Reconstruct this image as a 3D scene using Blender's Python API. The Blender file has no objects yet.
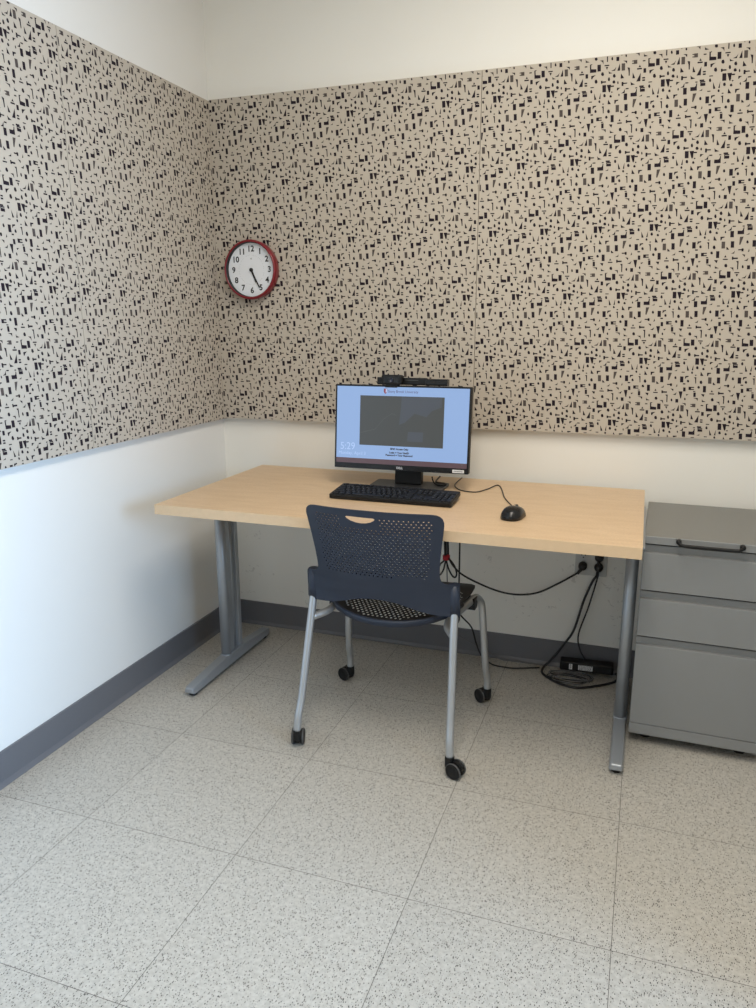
import bpy, bmesh, math, random
from mathutils import Vector, Matrix, geometry
random.seed(4)
S = bpy.context.scene
COL = S.collection
PI = math.pi

# ------------------------------------------------------------------ camera
def make_camera():
    cd = bpy.data.cameras.new('camera'); cam = bpy.data.objects.new('camera', cd); COL.objects.link(cam)
    yaw, pitch, roll = 0.33759, -0.23641, -0.00198
    f = Vector((-math.sin(yaw)*math.cos(pitch), math.cos(yaw)*math.cos(pitch), math.sin(pitch)))
    rt = Vector((math.cos(yaw), math.sin(yaw), 0)); up = rt.cross(f)
    c, s = math.cos(roll), math.sin(roll)
    r2 = c*rt + s*up; u2 = -s*rt + c*up
    M = Matrix((r2, u2, -f)).transposed().to_4x4()
    M.translation = (1.6869, -2.8205, 1.3152)
    cam.matrix_world = M
    cd.sensor_fit = 'VERTICAL'; cd.sensor_height = 36; cd.lens = 756.04/1008*36
    cd.clip_start = 0.02
    S.camera = cam
make_camera()

# ------------------------------------------------------------------ world, lights, exposure
S.view_settings.view_transform = 'Standard'
S.view_settings.look = 'None'
S.view_settings.gamma = 1
S.view_settings.use_curve_mapping = False
S.view_settings.exposure = 0.08
w = bpy.data.worlds.new('world'); S.world = w; w.use_nodes = True
w.node_tree.nodes['Background'].inputs[0].default_value = (0.75, 0.85, 1.0, 1)
w.node_tree.nodes['Background'].inputs[1].default_value = 1.0

def area(name, loc, target, sx, sy, power, color, spread=180):
    l = bpy.data.lights.new(name, 'AREA'); l.shape = 'RECTANGLE'; l.size = sx; l.size_y = sy
    l.energy = power; l.color = color; l.spread = math.radians(spread)
    o = bpy.data.objects.new(name, l); COL.objects.link(o)
    o.location = loc
    d = Vector(target) - Vector(loc)
    o.rotation_euler = d.to_track_quat('-Z', 'Y').to_euler()
    return o
# daylight from the big window far to the right, behind the corner of the right wall; lay-in ceiling lamps
area('window_daylight', (3.66, -2.25, 1.45), (0.0, -2.00, 0.90), 1.9, 0.9, 38, (0.35, 0.63, 1.0), 82)
area('ceiling_lamp_near', (1.50, -3.0, 2.70), (1.50, -3.0, 0), 0.6, 1.2, 24, (1.0, 0.93, 0.82))
area('ceiling_lamp_far', (1.50, -1.50, 2.70), (1.50, -1.50, 0), 0.6, 1.2, 30, (1.0, 0.93, 0.82))

# ------------------------------------------------------------------ materials
def mat(name, color, rough=0.5, metal=0.0, spec=0.5, bump=None, var=None, emit=None, coat=0):
    m = bpy.data.materials.new(name); m.use_nodes = True
    nt = m.node_tree; b = nt.nodes['Principled BSDF']
    b.inputs['Base Color'].default_value = (*color, 1)
    b.inputs['Roughness'].default_value = rough
    b.inputs['Metallic'].default_value = metal
    b.inputs['Specular IOR Level'].default_value = spec
    if coat: b.inputs['Coat Weight'].default_value = coat
    tc = nt.nodes.new('ShaderNodeTexCoord')
    if var:                                     # (scale, amount): gentle uneven tone of the material itself
        n = nt.nodes.new('ShaderNodeTexNoise'); n.inputs['Scale'].default_value = var[0]; n.inputs['Detail'].default_value = 4
        nt.links.new(tc.outputs['Object'], n.inputs['Vector'])
        r = nt.nodes.new('ShaderNodeMapRange'); r.inputs[3].default_value = 1-var[1]; r.inputs[4].default_value = 1+var[1]
        nt.links.new(n.outputs['Fac'], r.inputs[0])
        mx = nt.nodes.new('ShaderNodeVectorMath'); mx.operation = 'SCALE'; mx.inputs[0].default_value = color
        nt.links.new(r.outputs[0], mx.inputs['Scale']); nt.links.new(mx.outputs[0], b.inputs['Base Color'])
    if bump:                                    # (scale, strength)
        n = nt.nodes.new('ShaderNodeTexNoise'); n.inputs['Scale'].default_value = bump[0]; n.inputs['Detail'].default_value = 3
        nt.links.new(tc.outputs['Object'], n.inputs['Vector'])
        bp = nt.nodes.new('ShaderNodeBump'); bp.inputs['Strength'].default_value = bump[1]; bp.inputs['Distance'].default_value = 0.002
        nt.links.new(n.outputs['Fac'], bp.inputs['Height']); nt.links.new(bp.outputs[0], b.inputs['Normal'])
    if emit:
        b.inputs['Emission Color'].default_value = (*emit[0], 1); b.inputs['Emission Strength'].default_value = emit[1]
    return m

def N(nt, typ, **kw):
    n = nt.nodes.new(typ)
    for k, v in kw.items(): setattr(n, k, v)
    return n

def math_node(nt, op, a, b=None):
    n = N(nt, 'ShaderNodeMath', operation=op)
    for i, v in enumerate((a, b)):
        if v is None: continue
        if isinstance(v, (int, float)): n.inputs[i].default_value = v
        else: nt.links.new(v, n.inputs[i])
    return n.outputs[0]

TX, TY, TS = 1.7090, -0.4624, 0.4572
def floor_material():
    m = mat('speckled_vinyl', (0.5, 0.47, 0.42), 0.38, bump=(60, 0.03)); nt = m.node_tree; b = nt.nodes['Principled BSDF']
    tc = N(nt, 'ShaderNodeTexCoord')
    sp = N(nt, 'ShaderNodeSeparateXYZ'); nt.links.new(tc.outputs['Object'], sp.inputs[0])
    def seam(sock, off):
        a = math_node(nt, 'SUBTRACT', sock, off); a = math_node(nt, 'DIVIDE', a, TS)
        a = math_node(nt, 'ADD', a, 0.5); a = math_node(nt, 'FRACT', a); a = math_node(nt, 'SUBTRACT', a, 0.5)
        a = math_node(nt, 'ABSOLUTE', a)
        return a
    d = math_node(nt, 'MINIMUM', seam(sp.outputs[0], TX), seam(sp.outputs[1], TY))
    line = math_node(nt, 'LESS_THAN', d, 0.0016)
    # per tile tone
    def cell(sock, off):
        a = math_node(nt, 'SUBTRACT', sock, off); a = math_node(nt, 'DIVIDE', a, TS); return math_node(nt, 'FLOOR', a)
    cb = N(nt, 'ShaderNodeCombineXYZ'); nt.links.new(cell(sp.outputs[0], TX), cb.inputs[0]); nt.links.new(cell(sp.outputs[1], TY), cb.inputs[1])
    wn = N(nt, 'ShaderNodeTexWhiteNoise', noise_dimensions='3D'); nt.links.new(cb.outputs[0], wn.inputs[0])
    tone = N(nt, 'ShaderNodeMapRange'); tone.inputs[3].default_value = 0.97; tone.inputs[4].default_value = 1.03
    nt.links.new(wn.outputs['Value'], tone.inputs[0])
    # mottled ground
    no = N(nt, 'ShaderNodeTexNoise'); no.inputs['Scale'].default_value = 90; no.inputs['Detail'].default_value = 3
    nt.links.new(tc.outputs['Object'], no.inputs['Vector'])
    cr = N(nt, 'ShaderNodeValToRGB')
    cr.color_ramp.elements[0].position = 0.35; cr.color_ramp.elements[0].color = (0.415, 0.391, 0.347, 1)
    cr.color_ramp.elements[1].position = 0.65; cr.color_ramp.elements[1].color = (0.510, 0.484, 0.433, 1)
    nt.links.new(no.outputs['Fac'], cr.inputs[0])
    # dark chips: two sizes of stretched voronoi dots, the vectors bent by noise
    col = cr.outputs[0]
    for scale, size, keep, dark, rot in ((270, 0.33, 0.40, (0.12, 0.11, 0.10), 0.5), (190, 0.25, 0.16, (0.04, 0.036, 0.032), -0.9), (330, 0.32, 0.40, (0.30, 0.28, 0.25), 1.7)):
        mp = N(nt, 'ShaderNodeMapping'); mp.inputs['Scale'].default_value = (1.0, 0.6, 1); mp.inputs['Rotation'].default_value = (0, 0, rot)
        nt.links.new(tc.outputs['Object'], mp.inputs[0])
        vo = N(nt, 'ShaderNodeTexVoronoi'); vo.inputs['Scale'].default_value = scale
        nt.links.new(mp.outputs[0], vo.inputs['Vector'])
        near = math_node(nt, 'LESS_THAN', vo.outputs['Distance'], size)
        sc = N(nt, 'ShaderNodeSeparateColor'); nt.links.new(vo.outputs['Color'], sc.inputs[0])
        kp = math_node(nt, 'LESS_THAN', sc.outputs[0], keep)
        fac = math_node(nt, 'MULTIPLY', near, kp)
        mx = N(nt, 'ShaderNodeMix', data_type='RGBA'); nt.links.new(fac, mx.inputs[0]); nt.links.new(col, mx.inputs[6])
        mx.inputs[7].default_value = (*dark, 1); col = mx.outputs[2]
    ml = N(nt, 'ShaderNodeMix', data_type='RGBA'); nt.links.new(line, ml.inputs[0]); nt.links.new(col, ml.inputs[6]); ml.inputs[7].default_value = (0.10, 0.09, 0.08, 1)
    vs = N(nt, 'ShaderNodeVectorMath', operation='SCALE'); nt.links.new(ml.outputs[2], vs.inputs[0]); nt.links.new(tone.outputs[0], vs.inputs['Scale'])
    nt.links.new(vs.outputs[0], b.inputs['Base Color'])
    return m

def wall_material(name, color, marks=False):
    m = mat(name, color, 0.6, bump=(420, 0.10), var=(1.2, 0.012)); nt = m.node_tree; b = nt.nodes['Principled BSDF']
    if marks:                                   # scuffs low on the wall
        src = b.inputs['Base Color'].links[0].from_socket
        tc = N(nt, 'ShaderNodeTexCoord'); sp = N(nt, 'ShaderNodeSeparateXYZ'); nt.links.new(tc.outputs['Object'], sp.inputs[0])
        n1 = N(nt, 'ShaderNodeTexNoise'); n1.inputs['Scale'].default_value = 38; n1.inputs['Detail'].default_value = 6; n1.inputs['Distortion'].default_value = 1.5
        nt.links.new(tc.outputs['Object'], n1.inputs['Vector'])
        n2 = N(nt, 'ShaderNodeTexNoise'); n2.inputs['Scale'].default_value = 5; nt.links.new(tc.outputs['Object'], n2.inputs['Vector'])
        a = math_node(nt, 'GREATER_THAN', n1.outputs['Fac'], 0.625)
        c = math_node(nt, 'GREATER_THAN', n2.outputs['Fac'], 0.54)
        lo = math_node(nt, 'LESS_THAN', sp.outputs[2], 0.55)
        f = math_node(nt, 'MULTIPLY', math_node(nt, 'MULTIPLY', a, c), lo)
        f = math_node(nt, 'MULTIPLY', f, 0.28)
        mx = N(nt, 'ShaderNodeMix', data_type='RGBA'); nt.links.new(f, mx.inputs[0]); nt.links.new(src, mx.inputs[6]); mx.inputs[7].default_value = (0.33, 0.31, 0.28, 1)
        nt.links.new(mx.outputs[2], b.inputs['Base Color'])
    return m

def wood_material():
    m = mat('maple_laminate', (0.62, 0.44, 0.27), 0.42, bump=(200, 0.02)); nt = m.node_tree; b = nt.nodes['Principled BSDF']
    tc = N(nt, 'ShaderNodeTexCoord'); mp = N(nt, 'ShaderNodeMapping'); mp.inputs['Scale'].default_value = (5, 22, 22)
    nt.links.new(tc.outputs['Object'], mp.inputs[0])
    n = N(nt, 'ShaderNodeTexNoise'); n.inputs['Scale'].default_value = 1.6; n.inputs['Detail'].default_value = 7; n.inputs['Distortion'].default_value = 0.4
    nt.links.new(mp.outputs[0], n.inputs['Vector'])
    cr = N(nt, 'ShaderNodeValToRGB')
    cr.color_ramp.elements[0].position = 0.25; cr.color_ramp.elements[0].color = (0.590, 0.410, 0.245, 1)
    cr.color_ramp.elements[1].position = 0.75; cr.color_ramp.elements[1].color = (0.665, 0.485, 0.310, 1)
    nt.links.new(n.outputs['Fac'], cr.inputs[0])
    # fine flecks
    n2 = N(nt, 'ShaderNodeTexNoise'); n2.inputs['Scale'].default_value = 170; n2.inputs['Detail'].default_value = 2; nt.links.new(tc.outputs['Object'], n2.inputs['Vector'])
    r = N(nt, 'ShaderNodeMapRange'); r.inputs[1].default_value = .3; r.inputs[2].default_value = .7; r.inputs[3].default_value = 0.94; r.inputs[4].default_value = 1.05; nt.links.new(n2.outputs['Fac'], r.inputs[0])
    vs = N(nt, 'ShaderNodeVectorMath', operation='SCALE'); nt.links.new(cr.outputs[0], vs.inputs[0]); nt.links.new(r.outputs[0], vs.inputs['Scale'])
    nt.links.new(vs.outputs[0], b.inputs['Base Color'])
    return m

def flat_emit(name, color, strength, dark=0.02):
    return mat(name, (dark, dark, dark), 0.25, emit=(color, strength))

M = {}
M['floor'] = floor_material()
M['wall'] = wall_material('cream_wall_paint', (0.82, 0.80, 0.745))
M['wall_back'] = wall_material('cream_wall_paint_scuffed', (0.82, 0.80, 0.745), True)
M['wall_left'] = wall_material('cream_wall_paint_cool_lit', (0.80, 0.785, 0.75), False)  # same cream paint, with the cool daylight mixed into its colour
M['ceiling'] = mat('white_ceiling_tile', (0.8, 0.79, 0.76), 0.8, bump=(150, 0.2))
M['base'] = mat('grey_rubber_baseboard', (0.135, 0.135, 0.145), 0.45, var=(3, 0.06))
M['fabric'] = mat('beige_felt_panel', (0.50, 0.445, 0.375), 0.95, spec=0.15, bump=(900, 0.15), var=(2.0, 0.02))
M['ink'] = mat('dark_aubergine_print', (0.022, 0.016, 0.022), 0.9, spec=0.15)
M['ink_soft'] = mat('umber_print', (0.085, 0.070, 0.065), 0.9, spec=0.15)
M['wood'] = wood_material()
M['edge'] = mat('maple_edge_band', (0.66, 0.48, 0.30), 0.45, var=(60, 0.06))
M['silver'] = mat('silver_powder_coat', (0.36, 0.385, 0.415), 0.36, metal=0.5, bump=(700, 0.03))
M['chair_metal'] = mat('satin_silver_tube', (0.46, 0.48, 0.50), 0.34, metal=0.7)
M['navy'] = mat('navy_plastic', (0.016, 0.024, 0.044), 0.46, bump=(900, 0.05))
M['black'] = mat('black_plastic', (0.0055, 0.0055, 0.006), 0.48, spec=0.35)
M['seat_black'] = mat('black_seat_plastic', (0.007, 0.007, 0.008), 0.55)
M['gloss'] = mat('gloss_black_plastic', (0.006, 0.006, 0.007), 0.25, spec=0.4)
M['tyre'] = mat('grey_tyre_rubber', (0.07, 0.07, 0.07), 0.6)
M['cord'] = mat('black_cord_rubber', (0.006, 0.006, 0.007), 0.5)
M['cord_grey'] = mat('grey_cord_rubber', (0.14, 0.14, 0.145), 0.5)
M['steel'] = mat('grey_cabinet_paint', (0.185, 0.182, 0.168), 0.42, bump=(600, 0.05), var=(2.5, 0.03))
M['steel_front'] = mat('grey_drawer_paint', (0.225, 0.23, 0.23), 0.40, bump=(600, 0.05), var=(2.5, 0.02))
M['shadow_gap'] = mat('black_gap_shade', (0.012, 0.012, 0.012), 0.8)  # painted shade for the gaps between drawers
M['red'] = mat('red_clock_plastic', (0.20, 0.010, 0.018), 0.30)
M['dial'] = mat('white_clock_dial', (0.78, 0.80, 0.84), 0.5)
M['print'] = mat('black_dial_print', (0.012, 0.012, 0.014), 0.6)
M['red_tie'] = mat('red_tie_fabric', (0.40, 0.01, 0.02), 0.6)
M['plate'] = mat('ivory_grey_faceplate', (0.52, 0.52, 0.50), 0.4)
M['sticker'] = mat('white_sticker', (0.75, 0.75, 0.75), 0.5)
M['stand'] = mat('charcoal_stand_plastic', (0.03, 0.03, 0.031), 0.4)
M['key'] = mat('black_keycap', (0.006, 0.006, 0.0065), 0.45, spec=0.3)
M['legend'] = mat('grey_key_legend', (0.16, 0.16, 0.165), 0.5)
M['lens'] = mat('dark_lens_glass', (0.02, 0.022, 0.035), 0.08)
M['logo'] = mat('silver_logo', (0.7, 0.7, 0.72), 0.35, metal=0.4)
M['screen'] = flat_emit('lit_screen_blue', (0.265, 0.405, 0.69), 0.95)
M['scr_bar'] = flat_emit('lit_screen_maroon', (0.085, 0.045, 0.055), 1.0)
M['scr_pic'] = flat_emit('lit_screen_dark_picture', (0.043, 0.047, 0.047), 1.0)
M['scr_pic2'] = flat_emit('lit_screen_dusk_blue', (0.051, 0.060, 0.076), 1.0)
M['scr_pic3'] = flat_emit('lit_screen_dim_line', (0.085, 0.088, 0.085), 1.0)
M['scr_white'] = flat_emit('lit_screen_white', (0.55, 0.68, 0.95), 1.0)
M['scr_pale'] = flat_emit('lit_screen_pale_text', (0.40, 0.55, 0.84), 1.0)
M['scr_text'] = flat_emit('lit_screen_black_text', (0.02, 0.025, 0.04), 1.0)
M['scr_red'] = flat_emit('lit_screen_red', (0.22, 0.03, 0.045), 1.0)
M['window_frame'] = mat('grey_window_frame', (0.4, 0.4, 0.4), 0.4)

# ------------------------------------------------------------------ mesh helpers
class MB:
    def __init__(s): s.v = []; s.f = []; s.m = []; s.sm = []
    def add(s, verts, faces, mi=0, smooth=False):
        o = len(s.v); s.v += [tuple(p) for p in verts]
        for f in faces: s.f.append([i+o for i in f]); s.m.append(mi); s.sm.append(smooth)
        return s
    def box(s, x0, x1, y0, y1, z0, z1, mi=0):
        v = [(x, y, z) for z in (z0, z1) for y in (y0, y1) for x in (x0, x1)]
        return s.add(v, [(0, 2, 3, 1), (4, 5, 7, 6), (0, 1, 5, 4), (2, 6, 7, 3), (0, 4, 6, 2), (1, 3, 7, 5)], mi)
    def prism(s, poly, axis, a, b, mi=0, smooth=False):
        # poly: 2D outline in the two other axes (x->(y,z), y->(x,z), z->(x,y)), extruded a..b
        def P(p, t):
            return {'x': (t, p[0], p[1]), 'y': (p[0], t, p[1]), 'z': (p[0], p[1], t)}[axis]
        n = len(poly)
        s.add([P(p, a) for p in poly] + [P(p, b) for p in poly], [], mi)
        o = len(s.v)-2*n
        s.f += [[o+i for i in range(n)], [o+n+i for i in range(n)][::-1]]; s.m += [mi, mi]; s.sm += [False, False]
        for i in range(n):
            j = (i+1) % n; s.f.append([o+i, o+n+i, o+n+j, o+j]); s.m.append(mi); s.sm.append(smooth)
        return s
    def lathe(s, prof, axis='z', c=(0, 0, 0), n=32, mi=0, smooth=True, cap=True):
        # prof: (radius, height) pairs along axis
        o = len(s.v)
        for r, h in prof:
            for k in range(n):
                a = 2*PI*k/n; p, q = r*math.cos(a), r*math.sin(a)
                s.v.append({'z': (c[0]+p, c[1]+q, c[2]+h), 'y': (c[0]+p, c[1]+h, c[2]+q), 'x': (c[0]+h, c[1]+p, c[2]+q)}[axis])
        for i in range(len(prof)-1):
            for k in range(n):
                k2 = (k+1) % n
                s.f.append([o+i*n+k, o+i*n+k2, o+(i+1)*n+k2, o+(i+1)*n+k]); s.m.append(mi); s.sm.append(smooth)
        if cap:
            s.f.append([o+k for k in range(n)]); s.m.append(mi); s.sm.append(False)
            b = o+(len(prof)-1)*n; s.f.append([b+k for k in range(n)]); s.m.append(mi); s.sm.append(False)
        return s
    def tube(s, pts, r, n=12, mi=0, smooth_path=True, seg=6, flat=1.0):
        pts = [Vector(p) for p in pts]
        rs = list(r) if isinstance(r, (list, tuple)) else [r]*len(pts)
        if smooth_path and len(pts) > 2: pts, rs = catmull(pts, rs, seg)
        t0 = (pts[1]-pts[0]).normalized()
        nrm = t0.orthogonal().normalized() if abs(t0.z) > .9 else t0.cross(Vector((0, 0, 1))).normalized()
        o = len(s.v); L = len(pts)
        for i, p in enumerate(pts):
            t = (pts[min(i+1, L-1)]-pts[max(i-1, 0)]).normalized()
            nrm = (nrm - t*nrm.dot(t)).normalized(); bn = t.cross(nrm)
            for k in range(n):
                a = 2*PI*k/n
                s.v.append(tuple(p + nrm*rs[i]*math.cos(a) + bn*rs[i]*flat*math.sin(a)))
        for i in range(L-1):
            for k in range(n):
                k2 = (k+1) % n
                s.f.append([o+i*n+k, o+i*n+k2, o+(i+1)*n+k2, o+(i+1)*n+k]); s.m.append(mi); s.sm.append(True)
        s.f.append([o+k for k in range(n)]); s.f.append([o+(L-1)*n+k for k in range(n)]); s.m += [mi, mi]; s.sm += [False, False]
        return s
    def xform(s, Mx):
        s.v = [tuple(Mx @ Vector(p)) for p in s.v]; return s
    def build(s, name, mats, parent=None, bevel=0, seg=2, fix=True, solid=0, solid_off=-1, crisp=False):
        me = bpy.data.meshes.new(name); me.from_pydata(s.v, [], s.f)
        for m in (mats if isinstance(mats, (list, tuple)) else [mats]): me.materials.append(m)
        for p, mi, sm in zip(me.polygons, s.m, s.sm): p.material_index = mi; p.use_smooth = sm
        if fix:
            bm = bmesh.new(); bm.from_mesh(me); bmesh.ops.recalc_face_normals(bm, faces=bm.faces); bm.to_mesh(me); bm.free()
        o = bpy.data.objects.new(name, me); COL.objects.link(o)
        if parent: o.parent = parent
        if solid:
            md = o.modifiers.new('solid', 'SOLIDIFY'); md.thickness = solid; md.offset = solid_off
        if crisp:
            md = o.modifiers.new('crisp', 'EDGE_SPLIT'); md.split_angle = math.radians(45)
        if bevel:
            md = o.modifiers.new('bevel', 'BEVEL'); md.width = bevel; md.segments = seg; md.limit_method = 'ANGLE'; md.angle_limit = math.radians(40)
        return o

def catmull(P, R, seg):
    out, ro = [], []
    n = len(P)
    for i in range(n-1):
        p0, p1, p2, p3 = P[max(i-1, 0)], P[i], P[i+1], P[min(i+2, n-1)]
        if i == 0: p0 = p1*2-p2
        if i == n-2: p3 = p2*2-p1
        for k in range(seg):
            t = k/seg
            out.append(0.5*((2*p1)+(p2-p0)*t+(2*p0-5*p1+4*p2-p3)*t*t+(3*p1-p0-3*p2+p3)*t**3))
            ro.append(R[i]*(1-t)+R[i+1]*t)
    out.append(P[-1]); ro.append(R[-1])
    return out, ro

def rrect(x0, x1, y0, y1, r, n=5):
    out = []
    for cx, cy, a0 in ((x1-r, y0+r, -PI/2), (x1-r, y1-r, 0), (x0+r, y1-r, PI/2), (x0+r, y0+r, PI)):
        for k in range(n+1):
            a = a0 + PI/2*k/n; out.append((cx+r*math.cos(a), cy+r*math.sin(a)))
    return out

def tag(o, label, cat, group=None):
    o['label'] = label; o['category'] = cat
    if group: o['group'] = group
    return o
def thing(name, label, cat, loc=(0, 0, 0), rz=0, group=None):
    o = bpy.data.objects.new(name, None); COL.objects.link(o); o.empty_display_size = .05
    o.location = loc; o.rotation_euler = (0, 0, rz)
    return tag(o, label, cat, group)
def wire(name, parent, pts, r, m='cord', **kw):
    # world-space path turned into a part of its thing
    inv = (Matrix.Translation(parent.location) @ parent.rotation_euler.to_matrix().to_4x4()).inverted()
    return MB().tube(pts, r, 10, **kw).xform(inv).build(name, M[m], parent)
def struct(o): o['kind'] = 'structure'; return o

def text_mesh(name, s, size, material, parent, Mx, extrude=0.0, align='CENTER', sx=1.0, bold=0.0):
    cu = bpy.data.curves.new(name, 'FONT'); cu.body = s; cu.size = size; cu.align_x = align; cu.align_y = 'CENTER'
    cu.extrude = extrude; cu.offset = bold; cu.resolution_u = 3
    t = bpy.data.objects.new(name+'_tmp', cu); COL.objects.link(t)
    dg = bpy.context.evaluated_depsgraph_get(); dg.update()
    me = bpy.data.meshes.new_from_object(t.evaluated_get(dg)); me.name = name
    bpy.data.objects.remove(t); bpy.data.curves.remove(cu)
    me.transform(Mx @ Matrix.Scale(sx, 4, (1, 0, 0)))
    me.materials.clear(); me.materials.append(material)
    o = bpy.data.objects.new(name, me); COL.objects.link(o); o.parent = parent
    return o

# ------------------------------------------------------------------ room shell
XR, XF, YR, YF, ZC = 2.16, 3.70, -1.45, -4.6, 2.75
struct(MB().box(-0.1, XF+.1, YF-.1, .1, -.1, 0).build('floor', M['floor']))
struct(MB().box(-0.1, XF+.1, YF-.1, .1, ZC, ZC+.1).build('ceiling', M['ceiling']))
struct(MB().box(-0.1, XF+.1, 0, .1, 0, ZC).build('wall_back', M['wall_back']))
struct(MB().box(-0.1, 0, YF, 0, 0, ZC).build('wall_left', M['wall_left']))
struct(MB().box(XR, XF, YR, 0, 0, ZC).build('wall_right', M['wall']))  # unseen; its near end is placed to block window light from the back wall
struct(MB().box(0, XF+.1, YF-.1, YF, 0, ZC).build('wall_front', M['wall']))
wf = MB()
WY0, WY1, WZ0, WZ1 = -3.25, -1.25, 0.95, 1.95
wf.box(XF, XF+.1, WY1, 0, 0, ZC); wf.box(XF, XF+.1, YF, WY0, 0, ZC); wf.box(XF, XF+.1, WY0, WY1, 0, WZ0); wf.box(XF, XF+.1, WY0, WY1, WZ1, ZC)
struct(wf.build('wall_window', M['wall']))
wn = MB()
for a in ((WY0, WY1, WZ0, WZ0+.05), (WY0, WY1, WZ1-.05, WZ1), (WY0, WY0+.05, WZ0+.05, WZ1-.05), (WY1-.05, WY1, WZ0+.05, WZ1-.05), (-2.27, -2.23, WZ0+.05, WZ1-.05)): wn.box(XF+.02, XF+.07, *a)
struct(wn.build('window_1', M['window_frame']))
BH = 0.105
def baseboard(name, x0, x1, y0, y1, along):
    m = MB(); t = .006
    if along == 'x':                            # runs along the back wall: flat cove base with a small toe
        m.prism([(0, 0), (-.016, 0), (-.012, .004), (-t, .014), (-t, BH-.002), (-.004, BH), (0, BH)], 'x', x0, x1)
    else:
        m.prism([(0, 0), (.016, 0), (.012, .004), (t, .014), (t, BH-.002), (.004, BH), (0, BH)], 'y', y0, y1)
    return struct(m.build(name, M['base']))
baseboard('baseboard_back', 0.0, XR, 0, 0, 'x')
baseboard('baseboard_left', 0, 0, YF, 0, 'y')

# ------------------------------------------------------------------ printed felt panels
# one repeat of the print, outlines in drawing units
def R_(cx, cy, w, h): return [(cx-w/2, cy-h/2), (cx+w/2, cy-h/2), (cx+w/2, cy+h/2), (cx-w/2, cy+h/2)]
def D_(cx, cy, w, h): return [(cx+w/2*c, cy+h/2*s) for c, s in ((1, .3), (.5, 1), (-.5, .9), (-1, .2), (-.7, -.8), (.4, -1))]
SH = []   # (polygon, soft)
def A(*polys, soft=0):
    for p in polys: SH.append((p, soft))
A(R_(140, 90, 60, 34), [(150, 73), (170, 73), (172, 42), (164, 42), (160, 62)], R_(165, 28, 18, 9))
A(R_(226, 55, 46, 26), R_(225, 31, 42, 9), R_(206, 45, 7, 18))
A(D_(293, 22, 22, 32), [(190, 112), (220, 112), (222, 94), (212, 104)], [(322, 42), (345, 102), (324, 104)], [(388, 42), (386, 100), (372, 98)])
A(D_(428, 70, 26, 32), D_(376, 125, 20, 24), R_(285, 123, 26, 8), D_(490, 82, 24, 24), [(490, 36), (512, 40), (502, 52)], [(474, 0), (486, 0), (488, 25), (480, 22)], D_(574, 75, 13, 22))
A(R_(58, 105, 33, 60), [(465, 112), (493, 158), (461, 156)], [(528, 122), (568, 121), (565, 131), (546, 135), (538, 156), (529, 156)])
A([(134, 135), (168, 133), (140, 213), (129, 208)], soft=1)
A(D_(207, 185, 22, 30), R_(272, 202, 33, 62), [(308, 165), (342, 161), (340, 172), (320, 178), (312, 192), (306, 192)], D_(337, 218, 24, 28), [(398, 178), (420, 174), (420, 240), (412, 240), (409, 190)], R_(414, 152, 14, 9), D_(470, 226, 28, 36))
A(R_(558, 205, 33, 66), soft=1)
A(R_(65, 208, 31, 62), [(8, 236), (14, 232), (36, 258), (10, 259)], [(54, 299), (84, 299), (90, 270), (80, 286)], R_(148, 262, 46, 10), R_(163, 264, 17, 28), [(214, 286), (229, 278), (225, 254)], R_(298, 250, 24, 12))
A(R_(302, 311, 24, 42), R_(358, 297, 26, 34), R_(384, 285, 30, 10), R_(384, 308, 30, 9), D_(448, 282, 26, 28), R_(507, 300, 30, 66), [(160, 305), (190, 312), (186, 334)], R_(96, 347, 48, 14), R_(72, 345, 13, 28))
A([(182, 370), (212, 376), (223, 344), (205, 362)], [(244, 335), (283, 334), (270, 413), (262, 408)], [(318, 364), (346, 361), (326, 379)], R_(408, 365, 23, 46), R_(404, 329, 20, 8), [(474, 355), (509, 357), (500, 386), (486, 372)], [(571, 329), (593, 329), (582, 308)], R_(582, 349, 42, 10))
A([(106, 378), (130, 376), (128, 456), (118, 456), (119, 394)], D_(310, 415, 16, 26), [(394, 400), (443, 401), (440, 432), (428, 412)], [(484, 409), (491, 424), (524, 438), (485, 441)])
A(D_(172, 432, 18, 30), R_(227, 439, 28, 38), D_(590, 412, 30, 34), [(47, 440), (82, 439), (84, 477), (72, 453)], [(282, 461), (320, 464), (318, 492), (306, 475)], R_(487, 480, 23, 10))
A(R_(403, 483, 34, 36), R_(378, 472, 16, 8), R_(378, 495, 16, 9), soft=1)
A([(528, 462), (540, 462), (541, 507), (592, 511), (592, 541), (528, 541)], [(536, 462), (552, 458), (544, 470)], R_(40, 510, 34, 62), R_(118, 492, 42, 10), [(107, 507), (131, 507), (119, 533)])
A([(163, 548), (200, 549), (213, 511), (196, 534)], [(248, 484), (251, 551), (223, 551)], [(324, 529), (348, 535), (346, 606), (337, 606), (334, 560)], D_(75, 570, 30, 36))
A(R_(283, 520, 33, 66), soft=1)
A([(434, 536), (457, 536), (446, 514)], R_(443, 551, 44, 12), R_(495, 572, 25, 40), [(137, 547), (149, 560), (174, 570), (139, 573)], D_(193, 597, 28, 34), [(261, 581), (291, 626), (257, 629)], [(377, 581), (401, 636), (375, 636)], [(456, 590), (452, 669), (413, 669)])
A(R_(485, 640, 25, 12), R_(485, 663, 25, 13), [(540, 574), (586, 567), (561, 586), (549, 606), (541, 601)], D_(140, 625, 22, 36), D_(590, 630, 30, 38), D_(190, 655, 30, 30), R_(84, 648, 46, 12), R_(66, 648, 14, 26), D_(230, 665, 14, 26))
A(R_(276, 682, 17, 36), R_(300, 677, 40, 10), [(357, 664), (369, 680), (402, 695), (360, 701)], R_(92, 712, 36, 66), [(119, 680), (161, 679), (150, 751), (139, 748)], R_(175, 695, 28, 12), R_(550, 685, 30, 8), R_(465, 719, 40, 14), [(555, 4), (588, 8), (572, 16), (560, 30), (552, 28)], R_(75, 28, 26, 10), [(14, 69), (50, 68), (53, 28), (38, 55)])

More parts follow.
